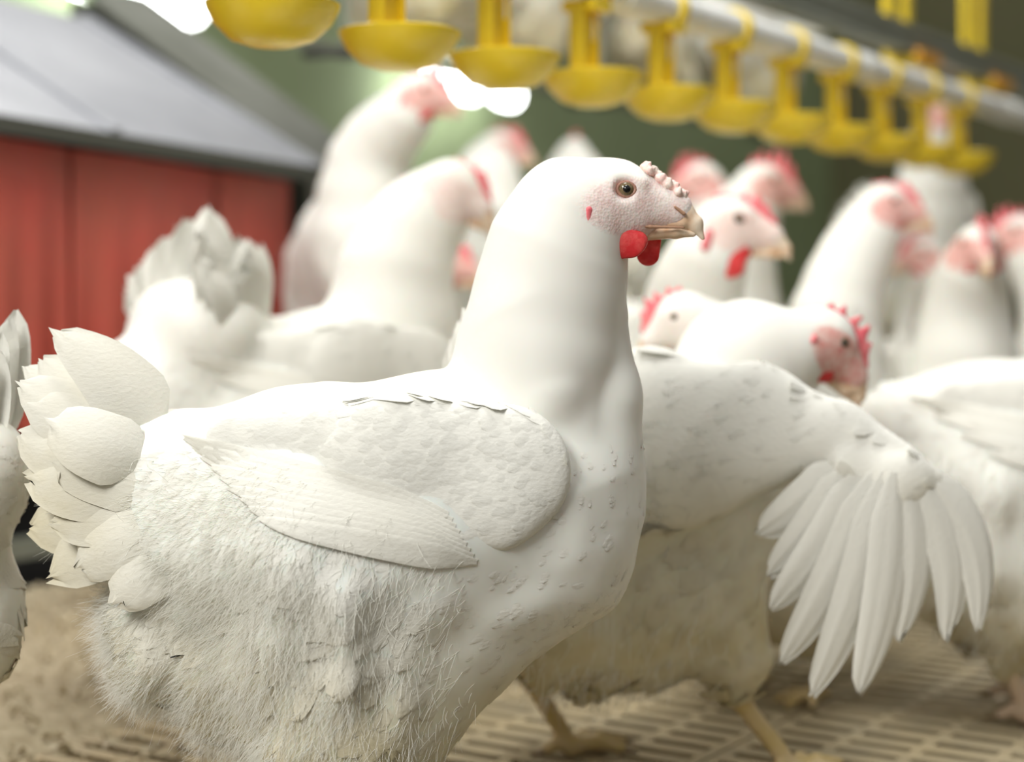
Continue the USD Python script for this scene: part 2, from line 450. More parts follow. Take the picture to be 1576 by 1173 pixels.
def strands(path, roots, dirs, lens, rng, mat, width=0.00035, sag=0.3, pts=5):
    n = len(roots)
    t = np.linspace(0, 1, pts)
    curl = rng.normal(0, 0.28, (n, 3))
    p = roots[:, None] + dirs[:, None] * (t[None, :, None] * lens[:, None, None]) + curl[:, None] * (t[None, :, None] ** 2 * lens[:, None, None])
    p[..., 2] -= sag * lens[:, None] * t[None] ** 2
    c = UsdGeom.BasisCurves.Define(stage, fresh(path))
    c.CreateTypeAttr('linear')
    c.CreatePointsAttr(Vt.Vec3fArray.FromNumpy(np.ascontiguousarray(p.reshape(-1, 3), dtype=np.float32)))
    c.CreateCurveVertexCountsAttr(Vt.IntArray.FromNumpy(np.full(n, pts, np.int32)))
    c.CreateWidthsAttr(Vt.FloatArray.FromNumpy(np.tile(np.linspace(width, width * 0.3, pts), n).astype(np.float32)))
    c.SetWidthsInterpolation('vertex')
    UsdShade.MaterialBindingAPI.Apply(c.GetPrim()).Bind(mat)
    tag(c.GetPrim(), kind='stuff')
    return c.GetPrim()


# ------------------------------------------------------------------ hens
S = 1.25 / FPX      # metres per pixel where the hen in focus stands; the hen's plan is laid out in these units


def P(px, py, w=0.0):
    """A hen's own point: x forward, y to its left, z up; the feet stand at z = 0."""
    return np.array([(px - 600) * S, w * S, (1342 - py) * S])


def head_frame(pos, yaw, pitch, roll=0.0):
    cy, sy, cp, sp = math.cos(yaw), math.sin(yaw), math.cos(pitch), math.sin(pitch)
    f = np.array([cy * cp, sy * cp, sp])
    l = np.array([-sy, cy, 0.0])
    u = np.cross(f, l)
    l, u = l * math.cos(roll) + u * math.sin(roll), u * math.cos(roll) - l * math.sin(roll)
    return np.stack([f, l, u], 1), np.asarray(pos, float)


def part_sdf(prims, h, k):
    """A small closed shape from round cones: (a, b, ra, rb, flat)."""
    pts = np.array([q for p in prims for q in (p[0], p[1])])
    r = max(max(p[2], p[3]) for p in prims) + 3 * h + k
    F = Field(pts.min(0) - r, pts.max(0) + r, h)
    for a, b, ra, rb, fl in prims:
        F.cone(a, b, ra, rb, k, fl, pad=0.02)
    return F.surface()


def leg_mesh(hock, foot, yaw, sc=1.0, lift=0.0):
    """Shank with a scaled front, three front toes with claws and a hind toe."""
    hock, foot = np.array(hock, float), np.array(foot, float)
    pr = [(hock, hock + (foot - hock) * 0.12, 0.0115 * sc, 0.0095 * sc, None), (hock + (foot - hock) * 0.12, foot, 0.0085 * sc, 0.0075 * sc, None), (foot, foot, 0.0095 * sc, 0.0095 * sc, None)]
    claws = []
    for a, ln in ((0.0, 0.062), (0.55, 0.052), (-0.55, 0.052), (math.pi * 0.93, 0.028)):
        d = np.array([math.cos(yaw + a), math.sin(yaw + a), 0])
        p0 = foot
        z0 = 0.0065 * sc
        p1 = foot + d * ln * 0.45 * sc
        p1[2] = z0 + 0.006 * sc + lift
        p2 = foot + d * ln * 0.9 * sc
        p2[2] = z0 + lift
        p3 = foot + d * (ln * 0.9 + 0.014) * sc
        p3[2] = 0.002 + lift
        pr += [(p0, p1, 0.0075 * sc, 0.006 * sc, None), (p1, p2, 0.006 * sc, 0.0048 * sc, None)]
        claws.append((p2, p3, 0.0042 * sc, 0.0012, None))
    return part_sdf(pr, 0.003, 0.004), [part_sdf([c], 0.0015, 0.001) for c in claws]


def flow_from(segs):
    A = np.array([s[0] for s in segs])
    B = np.array([s[1] for s in segs])
    dirs = np.array([unit(b - a) if len(s) < 3 else unit(s[2]) for s, a, b in zip(segs, A, B)])

    def flow(p, weights=False):
        ab = B - A
        t = np.clip(((p[:, None] - A[None]) * ab[None]).sum(2) / np.maximum((ab * ab).sum(1), 1e-9)[None], 0, 1)
        d = np.linalg.norm(p[:, None] - A[None] - t[..., None] * ab[None], axis=2)
        w = np.exp(-(d - d.min(1, keepdims=True)) / 0.022)
        w /= w.sum(1, keepdims=True)
        return w if weights else w @ dirs
    return flow


def make_hen(label, loc, yaw, head, hyaw=0.0, hpitch=-0.1, hroll=0.0, res=0.0062, nfeather=1300, nfluff=1200, seed=1, scale=1.0,
             body='body_pink', comb=1.0, combmat='comb', wattle=1.0, tail='round', neckpts=None, legs=((0.0, 0.0), (0.02, 0.0)), legmat='leg',
             wings=(-1, 1), hero=False, group='white hens of the flock', neck_r=1.0, headscale=1.0, lift_floor=0.0, soil_shade=1.0, custom=None, squat=0.0, opened=None, stride=None, clawed=False, extra=(), arch=0.10, soil_shade_z=0.18, thighs=True):
    """A hen. loc: where it stands; yaw: degrees from facing right, turning away from the camera; head: skull centre in the hen's own frame."""
    rng = np.random.default_rng(seed)
    root = thing('hen', label, 'chicken', loc, yaw, group)
    base = str(root.GetPath()) + '/'
    k = S * scale

    def Q(px, py, w=0.0):
        q = P(px, py, w) * scale
        q[2] -= squat * np.clip(q[2] / 0.2, 0, 1)
        return q
    R, hp = head_frame(head, hyaw, hpitch, hroll)
    hk = k * headscale

    def H(dx, dz, w=0.0):
        return hp + R @ (np.array([dx, w, dz]) * hk)
    # --- neck path from the breast to the skull
    if neckpts is None:
        p0, p1 = Q(800, 735), Q(815, 620)
        c1, c2 = p1 + np.array([0.0, 0, arch * scale]), H(-35, -120)
        ts = np.linspace(0, 1, 6)
        bz = [(1 - t) ** 3 * p1 + 3 * t * (1 - t) ** 2 * c1 + 3 * t * t * (1 - t) * c2 + t ** 3 * H(-12, -8) for t in ts]
        neck = [(p0, 165 * k)] + [(b, r * k * neck_r) for b, r in zip(bz, (140, 120, 106, 97, 86, 62))]
    else:
        neck = [(Q(*q[:3]), q[3] * k) for q in neckpts]
    # --- body
    pts = np.array([Q(30, 520), Q(1010, 1230), Q(600, 500)] + [n[0] for n in neck] + [H(0, 90), H(100, 0), H(0, -60), H(0, 0, 70), H(0, 0, -70)])
    lo, hi = pts.min(0), pts.max(0)
    lo[1], hi[1] = min(lo[1], -300 * k), max(hi[1], 300 * k)
    lo -= 0.02
    hi += 0.02
    lo[2] = max(lo[2], 0.03 * scale)
    F = Field(lo, hi, res)
    torso = [(250, 730, 92), (470, 765, 168), (690, 775, 198), (815, 765, 160), (838, 835, 128)]
    for (a, b) in zip(torso[:-1], torso[1:]):
        F.cone(Q(*a[:2]), Q(*b[:2]), a[2] * k, b[2] * k, 0.02 * scale)
    F.cone(Q(825, 835), Q(590, 1050), 130 * k, 140 * k, 0.03 * scale)                      # belly
    for s in (-1, 1) if thighs else ():
        F.cone(Q(500, 880, 95 * s), Q(520, 1120, 105 * s), 126 * k, 88 * k, 0.07 * scale)   # thigh
        F.cone(Q(520, 1120, 105 * s), Q(515, 1195, 105 * s), 80 * k, 34 * k, 0.02 * scale)
    F.cone(Q(330, 860), Q(290, 950), 150 * k, 105 * k, 0.03 * scale)                       # vent fluff
    F.cone(Q(270, 960), Q(400, 1040), 90 * k, 110 * k, 0.03 * scale)
    for a, b in zip(neck[:-1], neck[1:]):
        F.cone(a[0], b[0], a[1], b[1], 0.012 * scale)
    if hero:                                                                                # the crop, folded against the neck
        F.cone(Q(812, 500, -38), Q(842, 600, -92), 76 * k, 40 * k, 0.014)
        F.cone(Q(935, 490), Q(918, 610), 30 * k, 70 * k, 0.008)
        F.cone(Q(918, 610), Q(885, 770), 70 * k, 112 * k, 0.008)
    for q in extra:
        F.cone(q[0], q[1], q[2], q[3], 0.02)
    # --- head
    F.ell(H(0, 0), R, (66 * hk, 52 * hk, 66 * hk), 0.008 * scale)
    fl = (R[:, 1], 1.3)
    F.cone(H(18, 4), H(97, -9), 56 * hk, 29 * hk, 0.008 * scale, fl)
    F.ell(H(12, -30), R, (52 * hk, 44 * hk, 34 * hk), 0.01 * scale)
    for s in (-1, 1):
        F.cone(H(2, 34, 36 * s), H(48, 30, 31 * s), 10 * hk, 7 * hk, 0.006)
        if hero:
            F.cone(H(-30, 14, 44 * s), H(-26, 8, 46 * s), 13 * hk, 12 * hk, 0.003)
            F.cone(H(24, 18, 56 * s), H(24, 18, 56 * s), 17 * hk, 17 * hk, 0.004, sub=True)
    rs = np.random.default_rng(seed + 5)
    lump = gaussian_filter(rs.normal(0, 1, F.n).astype(np.float32), 0.011 / res)
    lump /= lump.std()
    zz = (F.lo[2] + F.h * np.arange(F.n[2])) / scale
    rough = np.clip((0.40 - zz) / 0.2, 0.1, 1.0)[None, None, :]
    F.d += 0.0011 * lump * rough
    tuft = gaussian_filter(rs.normal(0, 1, F.n).astype(np.float32), (0.012 / res, 0.012 / res, 0.02 / res))
    tuft /= tuft.std()
    xx = (F.lo[0] + F.h * np.arange(F.n[0])) / scale
    zone = np.clip((0.27 - zz) / 0.08, 0, 1)[None, None, :] * np.clip((0.05 - xx) / 0.08, 0, 1)[:, None, None]
    F.d -= 0.0055 * np.maximum(tuft, -0.6) * zone
    sv, sf, sn = F.surface()

    # --- where the face is bare and where soil and underside shade tint the plumage
    def face_at(p):
        q = (np.asarray(p) - hp) @ R / hk
        x, y, z = q[:, 0], np.abs(q[:, 1]), q[:, 2]
        e = np.sqrt(((x - 46) / 92) ** 2 + ((z + 8) / 50) ** 2)
        m = 1 - np.clip((e - 0.72) / 0.4, 0, 1)
        return np.where((x > -55) & (y < 112) & (np.linalg.norm(q, axis=1) < 150), m, 0)

    def soil_shade_at(p, n):  # grows downwards: real dirt plus shade painted onto belly and underside
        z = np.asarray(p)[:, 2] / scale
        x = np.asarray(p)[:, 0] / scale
        s = 1.1 * np.clip((soil_shade_z - z) / (soil_shade_z * 0.62), 0, 1) ** 1.1 + 0.55 * np.clip((-0.17 - x) / 0.06, 0, 1) * np.clip((0.36 - z) / 0.1, 0, 1)
        return np.clip(s, 0, 1) * soil_shade
    bp = mesh(base + 'body', sv, sf, M[body], sn, {'face': face_at(sv), 'soil_shade': soil_shade_at(sv, sn)})

    # --- wings
    fields = [F]
    segs = [(H(40, 0), H(-20, 0), R @ np.array([-1, 0, -0.35]))]
    segs += [(b[0], a[0]) for a, b in reversed(list(zip(neck[:-1], neck[1:])))]
    segs += [(Q(850, 760), Q(560, 740)), (Q(560, 740), Q(230, 700)), (Q(850, 880), Q(640, 1020), np.array([-1, 0, -0.4])),
             (Q(400, 860), Q(250, 900), np.array([-1, 0, -0.5]))]
    for s in (-1, 1):
        segs += [(Q(520, 900, 110 * s), Q(500, 1150, 110 * s), np.array([-0.45, 0, -1.0]))]
    flow = flow_from(segs)
    nneck = len(neck)
    seg_len = np.array([0.006] + [0.012] + [0.016] * (nneck - 2) + [0.034, 0.036, 0.036, 0.042, 0.042, 0.042])[:len(segs)] * scale

    def size(p):
        ln = flow(p, True) @ seg_len
        return ln, ln * 0.5
    det = dict(nl=7, nw=5) if hero else dict(nl=5, nw=3)

    def keep(p):
        return face_at(p) < 0.25
    for s in wings:
        wl = np.array([Q(870, 580), Q(250, 850)])
        if opened is not None and s < 0:
            wl = np.array([opened['lo'], opened['hi']])
        W = Field(np.minimum(wl[0], wl[1]) - np.array([0.03, 0, 0.03]) + np.array([0, (-300 if s < 0 else 20) * k, 0]),
                  np.maximum(wl[0], wl[1]) + np.array([0.03, 0, 0.03]) + np.array([0, (-20 if s < 0 else 300) * k, 0]), res * 0.8)
        u = np.array([0, 1.0, 0])
        if opened is None or s > 0:
            W.cone(Q(775, 708, 170 * s), Q(620, 690, 174 * s), 98 * k, 94 * k, 0.01, (u, 3.0))
            W.cone(Q(620, 690, 174 * s), Q(380, 668, 122 * s), 94 * k, 42 * k, 0.01, (u, 3.0))
            W.cone(Q(760, 760, 178 * s), Q(680, 780, 182 * s), 62 * k, 40 * k, 0.012, (u, 2.6))
        else:
            for q in opened['arm']:
                W.cone(q[0], q[1], q[2], q[3], 0.012, (opened['axis'], 2.6))
        wv, wf, wn = W.surface()
        ws = np.zeros(len(wv))
        wp = mesh(base + 'wing', wv, wf, M['wing'], wn, {'soil_shade': soil_shade_at(wv, wn)})
        wpath = str(wp.GetPath()) + '/'
        if hero or s < 0:
            wflow = lambda p: np.tile(np.array([-1.0, 0, -0.12]), (len(p), 1))

            def wsize(p):
                x = np.clip((Q(860, 0)[0] - p[:, 0]) / (0.2 * scale), 0, 1)
                ln = (0.024 + 0.026 * x) * scale
                return ln, ln * 0.6
            cv, cf, cn = scatter((wv, wf, wn), int(nfeather * (0.3 if hero else 0.2)), rng, wflow, wsize, [F, W],
                                 keep=(lambda p: p[:, 1] * s > 150 * k) if (opened is None or s > 0) else None, soft=0.72, lift=0.0015, spread=0.12, **det)
            tag(mesh(wpath + 'covert_feathers', cv, cf, M['plumage'], cn, {'soil_shade': soil_shade_at(cv, cn)}), kind='stuff')
            if opened is None:
                nq = 9 if hero else 4
                for i in range(nq):
                    t = i / (nq - 1)
                    a = Q(738 - 40 * t, 836 - 70 * t, 175 * s)
                    b = Q(430 - 130 * t, 770 - 105 * t, 150 * s)
                    v, f = blade(a, b, (0, s, 0.15), (40 + 6 * t) * k, nl=16, nw=5, rng=rng, camber=0.06)
                    hh = v.copy()
                    d = np.minimum(F.sample(hh), W.sample(hh))
                    d[len(v) // 2:] = d[:len(v) // 2] + 0.0006
                    lay = 0.0012 + 0.0009 * (nq - i) / nq * 4
                    tt = np.tile(np.repeat(np.linspace(0, 1, 16), 5), 2)
                    v[:, 1] -= s * np.clip(d, -0.04, 0.04)
                    d = np.minimum(F.sample(v), W.sample(v))
                    d[len(v) // 2:] = d[:len(v) // 2]
                    v[:, 1] += s * (lay * np.clip(tt * 5, 0.2, 1) - np.clip(d, -0.03, 0.03))
                    mesh(wpath + 'flight_feather', v, f, M['quill'], None, {'soil_shade': 0.12 * np.ones(len(v))})
        fields.append(W)
        if opened is not None and s < 0:
            for n_, (a, b, wd, sd) in enumerate(opened['fan']):
                v, f = blade(a, b, opened['axis'] * -1.0 + 0.25 * opened['along'], wd, bend=0.006, side=sd, rng=rng, camber=0.10, nl=16, nw=9, tipround=3.2)
                mesh(wpath + 'flight_feather', v, f, M['quill'], None, {'soil_shade': 0.05 * np.ones(len(v))})
    # --- contour feathers and down
    def zone_at(p):
        return np.clip((0.27 * scale - p[:, 2]) / 0.07, 0, 1) * np.clip((0.06 * scale - p[:, 0]) / 0.08, 0, 1)

    def keep2(p):
        m = keep(p) & (rng.random(len(p)) > 0.8 * zone_at(p))
        return m & np.all([fl.sample(p) > 0.006 for fl in fields[1:]], axis=0) if len(fields) > 1 else m
    cv, cf, cn = scatter((sv, sf, sn), nfeather, rng, flow, size, fields if opened is None else fields[:1], keep=keep2, soft=0.72, lift=0.0013 if hero else 0.0016, ragged=0.012, spread=0.24, **det, damp=lambda p: np.where(p[:, 2] > 0.33 * scale, 0.35, 1.0),
                         fluffy=zone_at)
    tag(mesh(base + 'plumage', cv, cf, M['plumage'], cn, {'soil_shade': soil_shade_at(cv, cn)}), kind='stuff')
    if nfluff:
        wt = np.clip((0.07 * scale - sv[:, 0]) / (0.13 * scale), 0, 1) ** 1.3 * np.clip((0.315 * scale - sv[:, 2]) / (0.06 * scale), 0, 1) * (face_at(sv) < 0.1)
        for fl in fields[1:]:
            wt = wt * (fl.sample(sv) > 0.005)
        pick = rng.choice(len(sv), nfluff, p=wt / wt.sum())
        dr = flow(sv[pick]) * 0.95 + sn[pick] * 0.26 + rng.normal(0, 0.26, (nfluff, 3))
        dr /= np.linalg.norm(dr, axis=1, keepdims=True)
        strands(base + 'down', sv[pick], dr, rng.uniform(0.006, 0.019, nfluff) * scale, rng, M['plumage'], width=0.0003 if hero else 0.0007, sag=0.15)
    # --- tail
    tl = []
    if tail == 'round':
        for i in range(13 if hero else 9):
            t = i / (12 if hero else 8) * 2 - 1
            for row in range(1):
                a = math.radians(58 - 62 * abs(t) ** 1.2)
                tl.append((Q(250, 690, 45 * t), Q(250 - 165 * math.cos(a) - 20, 690 - 185 * math.sin(a), 130 * t), 88, np.sign(t) if t else 1))
        for i in range(8):
            t = i / 7 * 2 - 1
            tl.append((Q(240, 770, 70 * t), Q(95 + 40 * abs(t), 800 + 60 * rng.random(), 150 * t), 85, 1))
    elif tail == 'hero':
        tl = [(Q(252, 668, -40), Q(92, 507, -34), 128, -1), (Q(215, 668, -20), Q(64, 552, 0), 96, -1), (Q(200, 680, 0), Q(34, 564, 20), 70, -1),
              (Q(215, 660, 20), Q(104, 528, 40), 84, -1), (Q(220, 690, -50), Q(42, 588, -40), 96, -1), (Q(225, 705, -60), Q(62, 618, -66), 104, -1), (Q(225, 722, -66), Q(50, 662, -70), 108, -1),
              (Q(240, 700, -84), Q(104, 640, -96), 110, -1), (Q(240, 750, -76), Q(66, 728, -84), 112, -1), (Q(250, 735, -92), Q(112, 700, -104), 110, -1),
              (Q(240, 775, -50), Q(58, 806, -50), 108, -1), (Q(262, 800, -72), Q(98, 874, -76), 104, -1), (Q(280, 795, -98), Q(146, 858, -112), 104, -1), (Q(250, 770, -92), Q(110, 790, -104), 110, -1),
              (Q(240, 760, 30), Q(66, 775, 60), 90, -1), (Q(250, 790, 60), Q(92, 850, 100), 90, -1), (Q(300, 830, -112), Q(205, 905, -130), 96, -1),
              (Q(215, 700, 45), Q(60, 690, 70), 80, -1)]
    elif tail == 'erect':
        for i in range(21):
            t = i / 20 * 2 - 1
            for row, ln in ((0, 1.0), (1, 0.78)):
                a = math.radians(84 - 50 * abs(t) + 26 * row + rng.uniform(-6, 6))
                ro = Q(425 + 30 * row, 640, 80 * t)
                tl.append((ro, ro + np.array([-math.cos(a) * 0.7, 0.5 * t, math.sin(a)]) * 265 * k * ln * (1 - 0.25 * abs(t)), 105, np.sign(t) if t else -1))
    elif tail == 'stub':
        tl = [(Q(230, 700, 20 * i), Q(205 + 5 * i, 512 + 18 * i, 25 * i), 60, -1) for i in (-2, -1, 0, 1, 2)]
    for ti, (a, b, wd, sd) in enumerate(tl):
        nrm = np.array([0.15, -1.0 if sd < 0 else 1.0, 0.35])
        v, f = blade(a, b, nrm, wd * k, bend=rng.uniform(0.002, 0.012) * scale, side=rng.uniform(-0.006, 0.006), rng=rng, camber=0.1, tipround=1.5 if hero and ti == 0 else 4.0, nl=12, nw=7 if hero else 5)
        mesh(base + 'tail_feather', v, f, M['quill'], None, {'soil_shade': np.clip(soil_shade_at(v, None) * 0.9 + (0.2 if hero else 0), 0, 1)})
    # --- beak, comb, wattles, eyes
    fh = 0.0011 if hero else 0.002
    lat = R[:, 1]
    b1 = part_sdf([(H(74, -4), H(106, -14), 30 * hk, 21 * hk, (lat, 1.35)), (H(106, -14), H(128, -30), 21 * hk, 13 * hk, (lat, 1.35)), (H(128, -30), H(141, -52), 12 * hk, 3.5 * hk, (lat, 1.3)),
                   (H(52, -30), H(110, -30), 8 * hk, 9 * hk, (lat, 0.6))], fh, 0.003)
    bk = mesh(base + 'beak', b1[0], b1[1], M['beak'], b1[2])
    b2 = part_sdf([(H(48, -46), H(100, -43), 12 * hk, 10 * hk, (lat, 0.75)), (H(100, -43), H(127, -46), 10 * hk, 4.5 * hk, (lat, 0.85))], fh, 0.003)
    mesh(base + 'lower_beak', b2[0], b2[1], M['beak'], b2[2])
    if hero:
        for s in (-1, 1):
            q = part_sdf([(H(98, -6, 24 * s), H(112, -16, 20 * s), 2.2 * hk, 3 * hk, None)], 0.0007, 0.001)
            mesh(str(bk.GetPath()) + '/nostril', q[0], q[1], M['gape'], q[2])
        q = part_sdf([(H(38, -36, 34 * s), H(62, -37, 28 * s), 2.2 * hk, 2.6 * hk, None) for s in (-1, 1)] + [(H(62, -37, 28 * s), H(112, -37, 17 * s), 2.6 * hk, 2 * hk, None) for s in (-1, 1)], 0.0008, 0.001)
        mesh(str(bk.GetPath()) + '/gape', q[0], q[1], M['gape'], q[2])
    if comb:
        c = comb
        cp = [(H(-5, 58), H(60, 52), 13 * hk, 13 * hk, (lat, 2.0)), (H(60, 52), H(100, 22), 13 * hk, 8 * hk, (lat, 2.0))]
        for dx, hgt in ((-22, 14), (2, 26), (28, 33), (54, 30), (78, 18)):
            z0 = 56 if dx < 60 else 42
            cp.append((H(dx, z0), H(dx + (4 if dx > 20 else -6), z0 + hgt * c), 15 * hk, 6 * hk, (lat, 2.4)))
        if hero:
            cp = [(H(62, 46), H(100, 16), 9 * hk, 8 * hk, (lat, 1.1))]
            for i in range(60):
                dx = rng.uniform(50, 112)
                z0 = 56 - (dx - 50) * 0.74
                w = rng.uniform(-18, 18)
                cp.append((H(dx, z0, w), H(dx + rng.uniform(0, 5), z0 + rng.uniform(2, 9), w * 1.1), rng.uniform(4, 7) * hk, rng.uniform(2.2, 3.6) * hk, None))
        q = part_sdf(cp, fh, 0.002)
        mesh(base + 'comb', q[0], q[1], M[combmat], q[2])
    if wattle:
        for s in (-1, 1):
            c = wattle
            pr = [(H(36, -46, 36 * s), H(20, -48 - 13 * c, 44 * s), 17 * hk, 21 * hk * c, (unit(lat + 0.2 * s * R[:, 2]), 2.6)), (H(52, -48, 26 * s), H(20, -48 - 12 * c, 43 * s), 10 * hk, 18 * hk * c, (lat, 2.6))]
            if hero and s < 0:
                pr = [(H(-2, -58, -46), H(46, -58, -38), 12 * hk, 11 * hk, (lat, 3.0)), (H(12, -66, -46), H(32, -66, -42), 22 * hk, 20 * hk, (lat, 3.8))]
            if hero and s > 0:
                pr = [(H(66, -50, 14), H(58, -78, 20), 13 * hk, 18 * hk, (lat, 2.4))]
            q = part_sdf(pr, fh, 0.007)
            mesh(base + 'wattle', q[0], q[1], M['wattle'], q[2])
    for s in (-1, 1):
        q = part_sdf([(H(-30, -16, (83 if hero else 66) * s), H(-34, -46, (82 if hero else 66) * s), 8 * hk, 11 * hk, (lat, 0.8))], fh, 0.002)
        mesh(base + 'ear_lobe', q[0], q[1], M['comb'] if not hero else M['comb'], q[2])
        e = trimesh.creation.icosphere(3 if hero else 2, 14.5 * hk)
        c = H(23, 18, 37 * s) if hero else H(23, 18, 38 * s)
        e.apply_scale(1)
        ev = e.vertices @ np.eye(3) + c
        ep = mesh(base + 'eye', ev, e.faces, M['iris'])
        out = unit(R @ np.array([0.22, s, 0.04]))
        pu = trimesh.creation.icosphere(3 if hero else 2, 7.6 * hk)
        mesh(str(ep.GetPath()) + '/pupil', pu.vertices + c + out * 8.4 * hk, pu.faces, M['pupil'])
        ring = []
        x1, x2 = unit(R[:, 0] - out * (R[:, 0] @ out)), unit(np.cross(out, R[:, 0]))
        cc = c + out * 7.5 * hk
        m = 14
        for i in range(m):
            a0, a1 = 2 * math.pi * i / m, 2 * math.pi * (i + 1) / m
            g0 = cc + (x1 * math.cos(a0) * 14 + x2 * math.sin(a0) * 10.5) * hk
            g1 = cc + (x1 * math.cos(a1) * 14 + x2 * math.sin(a1) * 10.5) * hk
            ring.append((g0, g1, 2.6 * hk, 2.6 * hk, None))
        q = part_sdf(ring, fh * (0.7 if hero else 0.8), 0.001)
        mesh(str(ep.GetPath()) + '/eyelid', q[0], q[1], M['lid'], q[2])
    # --- legs
    if legs:
        for s, (fx, ty) in zip((-1, 1), legs):
            hk0 = Q(500, 1205, 105 * s)
            hk0[2] = max(hk0[2], 0.05 * scale)
            ft = np.array([hk0[0] + 0.018 * scale + fx, hk0[1], 0.0085])
            shank, claws = leg_mesh(hk0 + np.array([fx * 0.35, 0, 0]), ft, ty, scale)
            lp = mesh(base + 'leg', shank[0], shank[1], M[legmat], shank[2])
            for q in claws if clawed else ():
                mesh(str(lp.GetPath()) + '/claw', q[0], q[1], M['claw'], q[2])
    for hk0, ft, ty in stride or ():
        shank, claws = leg_mesh(hk0, ft, ty, scale)
        lp = mesh(base + 'leg', shank[0], shank[1], M[legmat], shank[2])
        for q in claws:
            mesh(str(lp.GetPath()) + '/claw', q[0], q[1], M['claw'], q[2])
    return root, Q, H, F


def local(world, loc, yaw):
    a = math.radians(yaw)
    d = np.asarray(world, float) - np.asarray(loc, float)
    return np.array([d[0] * math.cos(a) + d[1] * math.sin(a), -d[0] * math.sin(a) + d[1] * math.cos(a), d[2]])


def hen_at(label, head_px, dh, yaw, lookyaw, seed, back=0.19, floor=0.0, shift=0.0, dz=0.0, hpitch=-0.12, **kw):
    """A hen whose skull stands at pixel head_px at depth dh; its body trails behind by back metres along its yaw."""
    h = at(head_px[0], head_px[1], dh)
    a = math.radians(yaw)
    loc = np.array([h[0] - back * math.cos(a) - shift * math.sin(a), h[1] - back * math.sin(a) + shift * math.cos(a), floor])
    hl = local(h, loc, yaw)
    return make_hen(label, loc, yaw, hl, math.radians(lookyaw - yaw), hpitch, seed=seed, **kw)


# ------------------------------------------------------------------ the house
def structure(name, t, mat, smooth=35):
    return tag(tmesh('/World/' + name, t, mat, smooth), kind='structure')


def placed(t, m=HOUSE):
    t.apply_transform(m)
    return t


structure('wall_left', placed(box((-8, 5.2, -0.3), (14, 5.35, 3.0))), M['green'], False)
structure('wall_far', placed(box((12.5, -7, -0.3), (12.65, 5.2, 3.0))), M['olive'], False)
structure('wall_right', placed(box((-8, -7.15, -0.3), (14, -7, 3.0))), M['olive'], False)
fl = tag(tmesh('/World/floor', placed(box((-6, -7, -0.34), (12.5, 5.2, -0.30))), M['pit'], False), kind='structure')

# slatted deck: moulded panels of slots, laid edge to edge
PA, PB, NA, NB = 0.034, 0.072, 18, 9


def slat_panel():
    ms = []
    la, lb = PA * NA, PB * NB
    for i in range(NA + 1):
        w = 0.0095 if 0 < i < NA else 0.006
        ms.append(box((i * PA - w, 0, -0.012), (i * PA + w, lb, 0), 0.0015))
    for j in range(NB + 1):
        w = 0.006
        ms.append(box((0, j * PB - w, -0.026), (la, j * PB + w, -0.0006), 0.0015))
    return cat(*ms)


sp = slat_panel()
la, lb = PA * NA + 0.014, PB * NB + 0.014
rngp = np.random.default_rng(4)
for i in range(0, 8):
    for j in range(-5, 4):
        o = AX * (0.35 + i * la) + BX * (0.05 + j * lb)
        c = o + AX * la / 2 + BX * lb / 2
        if c[1] < 0.9 or c[1] > 4.2 or abs(c[0]) > 0.36 * c[1] + 0.6 or (c @ BX) > 1.62:
            continue
        t = sp.copy()
        t.apply_translation((0.35 + i * la, 0.05 + j * lb, rngp.uniform(-0.003, 0.0)))
        t.apply_transform(HOUSE)
        tmesh(str(fl.GetPath()) + '/slat_panel', t, M['slat'], 30)

# litter in front of the nest boxes
thing('litter', 'bed of beige sawdust litter below the red nest curtains', 'litter')
g = np.stack(np.meshgrid(np.linspace(-1.5, 3.2, 200), np.linspace(1.18, 1.84, 40), indexing='ij'), -1).reshape(-1, 2)
w3 = g[:, :1] * AX[None] + g[:, 1:] * BX[None]
edge = np.clip((g[:, 1] - 1.18) / 0.12, 0, 1)
zz = -0.012 + edge * 0.028 + 0.018 * (meshkit.fbm(np.c_[g * 14, np.zeros(len(g))], 4, 3) - 0.5) * (0.4 + edge)
v = w3 + np.array([0, 0, 1]) * zz[:, None]
idx = np.arange(200 * 40).reshape(200, 40)
f = np.stack([idx[:-1, :-1], idx[1:, :-1], idx[1:, 1:], idx[:-1, 1:]], -1).reshape(-1, 4)
lit = tag(mesh('/World/litter/sawdust', v, np.vstack([f[:, [0, 1, 2]], f[:, [0, 2, 3]]]), M['litter']), kind='stuff')
rngl = np.random.default_rng(9)
nch = 9000
gx = np.c_[rngl.uniform(-1.2, 2.2, nch), rngl.uniform(1.02, 1.84, nch)]
pos = gx[:, :1] * AX[None] + gx[:, 1:] * BX[None]
edge = np.clip((gx[:, 1] - 1.18) / 0.12, 0, 1)
pos[:, 2] = np.where(gx[:, 1] > 1.2, -0.006 + edge * 0.03, 0.002)
tet = np.array([[1, 1, 1], [1, -1, -1], [-1, 1, -1], [-1, -1, 1.0]])
rad = rngl.uniform(0.0012, 0.0045, (nch, 1, 1)) * rngl.uniform(0.5, 1.5, (nch, 1, 3))
an = rngl.uniform(0, 6.28, nch)
rot = np.stack([np.stack([np.cos(an), -np.sin(an), 0 * an], -1), np.stack([np.sin(an), np.cos(an), 0 * an], -1), np.stack([0 * an, 0 * an, 1 + 0 * an], -1)], 1)
cv = np.einsum('nij,nkj->nki', rot, tet[None] * rad) + pos[:, None]
cf = (np.array([[0, 1, 2], [0, 3, 1], [0, 2, 3], [1, 3, 2]])[None] + 4 * np.arange(nch)[:, None, None]).reshape(-1, 3)
tag(mesh('/World/litter/wood_chips', cv.reshape(-1, 3), cf, M['chip'], flat=True), kind='stuff')

